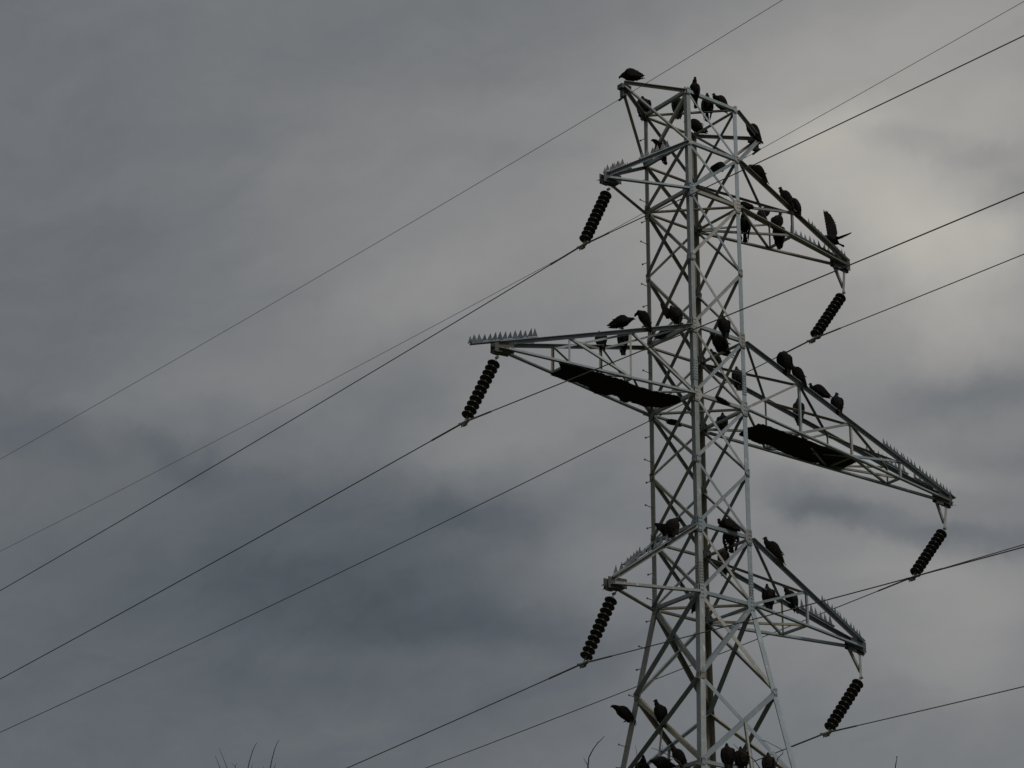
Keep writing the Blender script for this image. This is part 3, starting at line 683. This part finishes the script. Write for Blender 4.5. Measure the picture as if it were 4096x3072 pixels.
BIRDS = [
 (chord('p1', 'nt', 2531, 338), 'hump-backed vulture bending left on the topmost left peak of the pylon', dict(head=180, pitch=-2, neck='down', puff=1.12, tail=.17)),
 (chord('p1', 'ft', 2573, 468, .05), 'round-shouldered vulture perched upright below the left peak of the pylon', dict(head=95, pitch=72, neck='tuck', hyaw=60, scale=1.15, puff=1.08)),
 (on('F0', 'R0', 2776, 384, -.06), 'slim vulture with raised head standing on the very top of the front leg', dict(head=255, pitch=74, neck='high', hyaw=40, tail=.30, puff=.9, scale=.92)),
 (on('L0', 'R0', 2714, 472), 'hunched vulture behind the crossing braces, just left of the top of the front leg', dict(head=80, pitch=74, neck='tuck', puff=1.05, scale=1.05)),
 (on('L0', 'R0', 2830, 470), 'square-shouldered vulture on the top inner bar, first to the right of the front leg', dict(head=275, pitch=76, neck='tuck', wings='droop', puff=.85, legl=.02)),
 (on('K0', 'R0', 2786, 522), 'vulture with tail sticking out right behind the top of the front leg', dict(head=165, pitch=34, neck='fwd', wings='droop', spread=.09)),
 (on('L0', 'R0', 2887, 446, .02), 'vulture showing both thin legs, standing near the top of the right leg', dict(head=200, pitch=40, neck='up', hyaw=-15, tail=.10, legl=.12, scale=.92, puff=1.1)),
 (on('R0', 'p2', 3028, 548), 'vulture crouched on the tip of the right peak above the earth wire', dict(head=185, pitch=52, neck='tuck', hyaw=10)),
 (on('L1', 'F1', 2652, 638, .0), 'vulture with tail hanging down behind the spikes of the upper left arm', dict(head=200, pitch=64, neck='fwd', puff=.85)),
 (on('K1', 'R1', 2874, 692), 'low crouching vulture on the bar between back and right legs near the top', dict(head=15, pitch=8, neck='tuck', tail=.06, legl=.03, scale=.82, puff=1.15)),
 (chord('b1', 'nt', 3050, 716), 'hunched vulture nearest the tower on the upper right arm', dict(head=165, pitch=52, neck='fwd', puff=1.05, hyaw=15)),
 (chord('b1', 'nt', 3160, 816), 'left bird of the pair pressed together on the upper right arm', dict(head=160, pitch=60, neck='high', hyaw=20)),
 (chord('b1', 'nt', 3188, 850), 'right bird of the pair pressed together on the upper right arm', dict(head=150, pitch=64, neck='up', hyaw=-60)),
 (chord('b1', 'nt', 3346, 990, .03), 'vulture with raised wings balancing on the spiked end of the upper right arm', dict(head=195, pitch=18, neck='down', tail=.2, puff=1.0,
    wings=[((-.10, .05, 1), (1, .25, .12), .90, .32, 1), ((.95, -.45, .16), (.14, .86, .16), .66, .27, -1)])),
 (on('R2', 'b1', 2985, 838), 'crouching vulture with raised tail tip just right of the right leg', dict(head=160, pitch=5, neck='tuck', tail=.1, legl=.03, scale=.8)),
 (chord('b1', 'ft', 3048, 890), 'rounded vulture under the upper right arm with only its back in view', dict(head=40, pitch=38, neck='tuck', tail=.11, legl=.11)),
 (chord('b1', 'ft', 3106, 916), 'vulture looking right on the rear chord of the upper right arm', dict(head=60, pitch=58, neck='high', hyaw=-45, puff=1.0, tail=.14)),
 (on(lerpn('K2', 'b1', .47), lerpn('R2', 'b1', .5), 3128, 997), 'long dark vulture hanging low inside the upper right arm', dict(head=85, pitch=78, neck='tuck', puff=1.0, tail=.22, scale=1.08)),
 (on('K2', lerpn('R2', 'b1', .49), 2977, 948), 'vulture with a jutting wing elbow behind the right leg, inside the upper arm', dict(head=255, pitch=74, neck='up', wings='droop', puff=.88, scale=1.05)),
 (chord('a2', 'nt', 2478, 1318), 'vulture leaning forward to the right on the long left arm', dict(head=-5, pitch=10, neck='fwd', puff=1.05, scale=1.0)),
 (chord('a2', 'nt', 2582, 1311), 'vulture with head bent to the left on the long left arm', dict(head=172, pitch=60, neck='down', puff=.95)),
 (chord('a2', 'nt', 2708, 1303), 'large vulture with half opened wings where the left arm meets the tower', dict(head=130, pitch=54, neck='tuck', puff=1.15, scale=1.12,
    wings=[((-.62, -.2, .50), (-.3, .1, -.9), .30, .17, 1), ((.35, .7, .1), (.2, .1, -.9), .24, .2, -1)])),
 (on('L4', 'F4', 2656, 1352), 'dark vulture crouching below the half winged bird at the left arm root', dict(head=20, pitch=22, neck='fwd', puff=.95, legl=.03)),
 (chord('a2', 'ft', 2405, 1378), 'vulture tucked under the long left arm, farthest from the tower', dict(scale=0.92, head=110, pitch=60, neck='tuck', tail=.1)),
 (chord('a2', 'ft', 2492, 1386), 'vulture whose tail dangles below the long left arm', dict(head=95, pitch=82, neck='tuck', tail=.24, puff=.9)),
 (on('F4', 'R4', 2897, 1342, .05), 'brownish vulture seen from behind on the bar between front and right legs', dict(head=115, pitch=66, neck='up', hyaw=-80, puff=.95)),
 (on('K4', 'R4', 2898, 1422), 'broad vulture with one wing drooping to the right inside the tower', dict(head=165, pitch=46, neck='high', puff=1.2, wings='droop', spread=.08, scale=1.12)),
 (on('K4', lerpn('R4', 'b2', .255), 2860, 1498), 'small looking vulture behind crossing braces inside the tower middle', dict(head=150, pitch=60, neck='tuck', puff=.85)),
 (chord('b2', 'ft', 2951, 1541), 'tall vulture in front of the right leg below the middle arm joint', dict(scale=1.05, head=100, pitch=70, neck='up', puff=.95, tail=.2)),
 (chord('b2', 'nt', 3135, 1496), 'large vulture with head turned right, first on the long right arm', dict(legl=0.08, head=125, pitch=66, neck='fwd', hyaw=-100, puff=1.05, scale=1.15)),
 (chord('b2', 'nt', 3210, 1521), 'slender vulture facing left, second on the long right arm', dict(head=165, pitch=56, neck='high', tone=.3)),
 (chord('b2', 'nt', 3291, 1590), 'vulture stretching its neck to the left with tail low on the right arm', dict(head=180, pitch=24, neck='high', tone=.5, puff=1.0)),
 (chord('b2', 'nt', 3357, 1642), 'brown backed vulture farthest out on the long right arm', dict(head=110, pitch=62, neck='high', hyaw=-100, tone=.2)),
 (chord('b2', 'ft', 3192, 1678), 'narrow upright vulture seen through the lacing of the right arm', dict(scale=1.1, head=88, pitch=76, neck='up', puff=.88)),
 (on('K5', lerpn('R5', 'b2', .255), 2889, 1740), 'vulture low inside the tower under the crossing of two braces', dict(head=70, pitch=66, neck='up', hyaw=30, puff=.9)),
 (chord('a3', 'nt', 2690, 2166), 'big vulture with spread wing on the lower left arm beside the front leg', dict(head=25, pitch=66, neck='fwd', puff=1.15, scale=1.12, tail=.24,
    wings=[((-.95, .3, .22), (.1, .1, -1), .34, .22, 1), ((.1, -.4, -.9), (-.8, .3, -.2), .26, .17, -1)])),
 (on('F7', 'R7', 2918, 2135, .05), 'vulture lying low with head to the left on the lower front bar', dict(head=185, pitch=12, neck='up', hyaw=10, legl=.03, tail=.16)),
 (on('K7', 'R7', 2925, 2186), 'shaggy vulture seen from behind with split tail at the lower right leg', dict(scale=1.1, head=85, pitch=70, neck='tuck', wings='droop', puff=1.0, tail=.22)),
 (chord('b3', 'ft', 2888, 2284), 'vulture looking right behind crossing braces at the lower arm level', dict(scale=1.1, head=80, pitch=74, neck='up', hyaw=-70, puff=.85, tail=.22)),
 (chord('b3', 'nt', 3109, 2236), 'lone vulture with reddish head on the lower right arm', dict(scale=1.12, head=165, pitch=52, neck='high', tone=.7, puff=1.05)),
 (on('K8', lerpn('K7', 'b3', .49), 3072, 2408), 'dark vulture facing away between the right leg and the lower right arm lacing', dict(head=100, pitch=72, neck='high', puff=1.05, tail=.17)),
 (chord('b3', 'ft', 3160, 2437), 'vulture looking left inside the lower right arm, nearest the spikes', dict(scale=1.05, head=140, pitch=64, neck='high', hyaw=30, tone=.3, puff=.95)),
 (near_on_line(V((-.80, .98, 15.45)), V((-1.4, 1.1, 15.45)), 2502, 2898)+V((0, 0, .0)), 'vulture with pinkish head balancing on a step bolt of the left leg', dict(head=190, pitch=34, neck='fwd', tone=1.0, tail=.15)),
 (on('L9', 'F10', 2655, 2878, .04), 'vulture looking left, alone on the diagonal brace above the bottom row', dict(head=120, pitch=62, neck='high', hyaw=55, puff=.92)),
 (on('L10', 'F10', 2566, 3112), 'vulture at the bottom left of which only head and shoulders show', dict(head=280, pitch=55, neck='up', wings='droop')),
 (on('L10', 'F10', 2662, 3086), 'vulture stooping to the left in the bottom row', dict(head=175, pitch=8, neck='fwd', puff=1.15, wings='droop')),
 (on('L10', 'F10', 2722, 3068), 'upright vulture just right of the stooping one in the bottom row', dict(head=165, pitch=58, neck='high', puff=1.0)),
 (on('F10', 'R10', 2911, 3078, .05), 'brownish vulture right of the front leg in the bottom row', dict(head=95, pitch=66, neck='up', puff=1.08)),
 (on('F10', 'R10', 2966, 3090, .05), 'black headless looking vulture with tucked head in the bottom row', dict(head=95, pitch=66, neck='tuck', puff=1.1)),
 (on('F10', 'R10', 3075, 3104, .05), 'last vulture on the right of the bottom row behind bare twigs', dict(head=85, pitch=66, neck='tuck', puff=1.0)),
 (on('L8', 'R8', 2790, 2432), 'vulture hidden behind the front leg with only its tail tip showing left', dict(head=20, pitch=62, neck='up', tail=.2, puff=.8)),
]
for foot, label, kw in BIRDS: vulture(foot, label, **kw)

# ------------------------------------------------------------------ bare trees at the foot of the picture
def tree(label, shoots, depth, base_off=(0, 0), seed=1):
    "shoots: pixel polylines from the top edge of the crown, continued down to limbs and a trunk"
    rnd = random.Random(seed); paths = [[unproj_depth(x, y, depth+dd) for x, y in pl] for pl, dd, r in shoots]
    low = sum((p[0] for p in paths), V((0, 0, 0)))/len(paths)
    base = V((low.x+base_off[0], low.y+base_off[1], 0)); 
    root = bpy.data.objects.new('bare_tree', None); COL.objects.link(root); root.location = base
    tag(root, label, 'tree', 'leafless trees in front of the pylon')
    H = low.z; tr = [base+V((math.sin(z*.8+seed)*.08, math.cos(z*.6+seed)*.08, z)) for z in [i*H*.55/6 for i in range(7)]]
    mb = MB(); mb.tube([p-base for p in tr], [.13-.012*i for i in range(7)], 10); trunk = mb.build('trunk', BARK, root, True)
    cr = MB(); top = tr[-1]
    def grow(a, d, l, r, lv):
        pts = [a]; dd = d.normalized()
        for i in range(5):
            dd = (dd+V((rnd.uniform(-.18, .18), rnd.uniform(-.18, .18), rnd.uniform(0, .16)))).normalized(); pts.append(pts[-1]+dd*l/5)
        # keep invented twigs below the crown line
        cr.tube([p-base for p in pts], [r*(1-.75*i/5) for i in range(6)], 5)
        if lv > 0:
            for i in (2, 3, 4):
                sd3 = V((rnd.uniform(-1, 1), rnd.uniform(-1, 1), rnd.uniform(.1, .6))); grow(pts[i], (dd*.8+sd3*.7), l*.5, r*.45, lv-1)
    for (pl, dd, r), P in zip(shoots, paths):
        if pl[0][1] < 3074:          # a side twig that leaves another shoot
            cr.tube([p-base for p in P], [r*(1.1-.6*i/max(1, len(P)-1)) for i in range(len(P))], 5); continue
        s = tr[rnd.choice((3, 4, 5))]; e = P[0]; mid = s.lerp(e, .5)+V((rnd.uniform(-.2, .2), rnd.uniform(-.2, .2), -.15)); q = s.lerp(e, .8)+V((rnd.uniform(-.06, .06), rnd.uniform(-.06, .06), -.03))
        full = [s, mid, q]+P; n = len(full)
        rad = [.045, .03, max(.016, r*2)]+[r*(1.15-.75*i/max(1, len(P)-1)) for i in range(len(P))]
        cr.tube([p-base for p in full], rad, 6)
    for q in range(16):
        s = tr[rnd.choice((1, 2, 2, 3, 3))]; grow(s, V((rnd.uniform(-1, 1), rnd.uniform(-1, 1), .55)), H*.24, .030, 2)
    cr.build('crown', BARK, root, True)
def tt(u, v): return 700+u/3.687, 2772+v/3.687
def t10(u, v): return 2250+u/2.765, 2472+v/2.765
def t11(u, v): return 2800+u/2.765, 2472+v/2.765
tree('leafless tree of which thin upright shoots show at the lower left', [
    ([tt(690, 1160), tt(660, 1095), tt(625, 1010), tt(590, 920)], 0, 0.0039), ([tt(790, 1160), tt(765, 1095), tt(715, 970), tt(650, 815)], .1, 0.00406),
    ([tt(900, 1160), tt(888, 1085), tt(830, 1030)], .2, .0036), ([tt(893, 1130), tt(888, 1080), tt(915, 1035)], .2, .0036),
    ([tt(1065, 1160), tt(1100, 1000), tt(1150, 840), tt(1185, 765), tt(1215, 730)], -.3, 0.00452), ([tt(1395, 1160), tt(1430, 980), tt(1470, 830), tt(1505, 740), tt(1545, 690)], -.4, 0.00484),
    ([tt(1125, 1160), tt(1132, 1095), tt(1142, 1035)], 0, .0028), ([tt(1455, 1150), tt(1465, 1095), tt(1488, 1035)], 0, .0036), ([tt(1290, 1150), tt(1300, 1100), tt(1315, 1085)], 0, .0026)], 27, (0, .3), 2)
tree('leafless sapling with one crooked twig left of the pylon foot', [
    ([t10(270, 1720), t10(282, 1640), t10(292, 1540), t10(340, 1450), t10(390, 1382), t10(430, 1345), t10(467, 1305)], 0, .0085), ([t10(276, 1625), t10(250, 1580), t10(232, 1545)], 0, .0045),
    ([t10(388, 1385), t10(384, 1370)], 0, .003), ([t10(295, 1700), t10(292, 1660), t10(285, 1640)], .1, .004)], 31, (.3, .4), 3)
tree('leafless tree whose twigs cross the bottom row of birds', [
    ([t10(1330, 1659), t10(1290, 1590), t10(1200, 1530), t10(1100, 1480), t10(1040, 1455), t10(983, 1438)], 0, .0075), ([t10(1110, 1482), t10(1085, 1455), t10(1060, 1428)], 0, .004),
    ([t10(1095, 1475), t10(1105, 1435), t10(1110, 1400)], 0, .004), ([t10(835, 1690), t10(830, 1600), t10(818, 1470), t10(805, 1408)], .3, .005),
    ([t10(1300, 1700), t10(1250, 1640), t10(1230, 1590)], 0, .004)], 36, (.2, .5), 4)
tree('leafless tree with knotted twigs right of the bottom row of birds', [
    ([t11(690, 1700), t11(600, 1570), t11(520, 1510), t11(440, 1462), t11(368, 1393)], 0, .0075), ([t11(830, 1690), t11(842, 1620), t11(862, 1545), t11(915, 1500), t11(917, 1465), t11(860, 1430), t11(790, 1395), t11(720, 1358), t11(655, 1350)], -.2, .0065),
    ([t11(915, 1466), t11(960, 1440)], -.2, .004), ([t11(725, 1360), t11(700, 1368)], -.2, .003), ([t11(850, 1640), t11(838, 1600), t11(835, 1560)], -.2, .005)], 34, (.3, .4), 5)
tree('leafless sapling with a single budded tip at the lower right', [
    ([t11(2155, 1710), t11(2162, 1640), t11(2172, 1585), t11(2176, 1532)], 0, .0075), ([t11(2176, 1540), t11(2182, 1530)], 0, .011), ([t11(2166, 1615), t11(2160, 1608)], 0, .006)], 30, (.2, .3), 6)
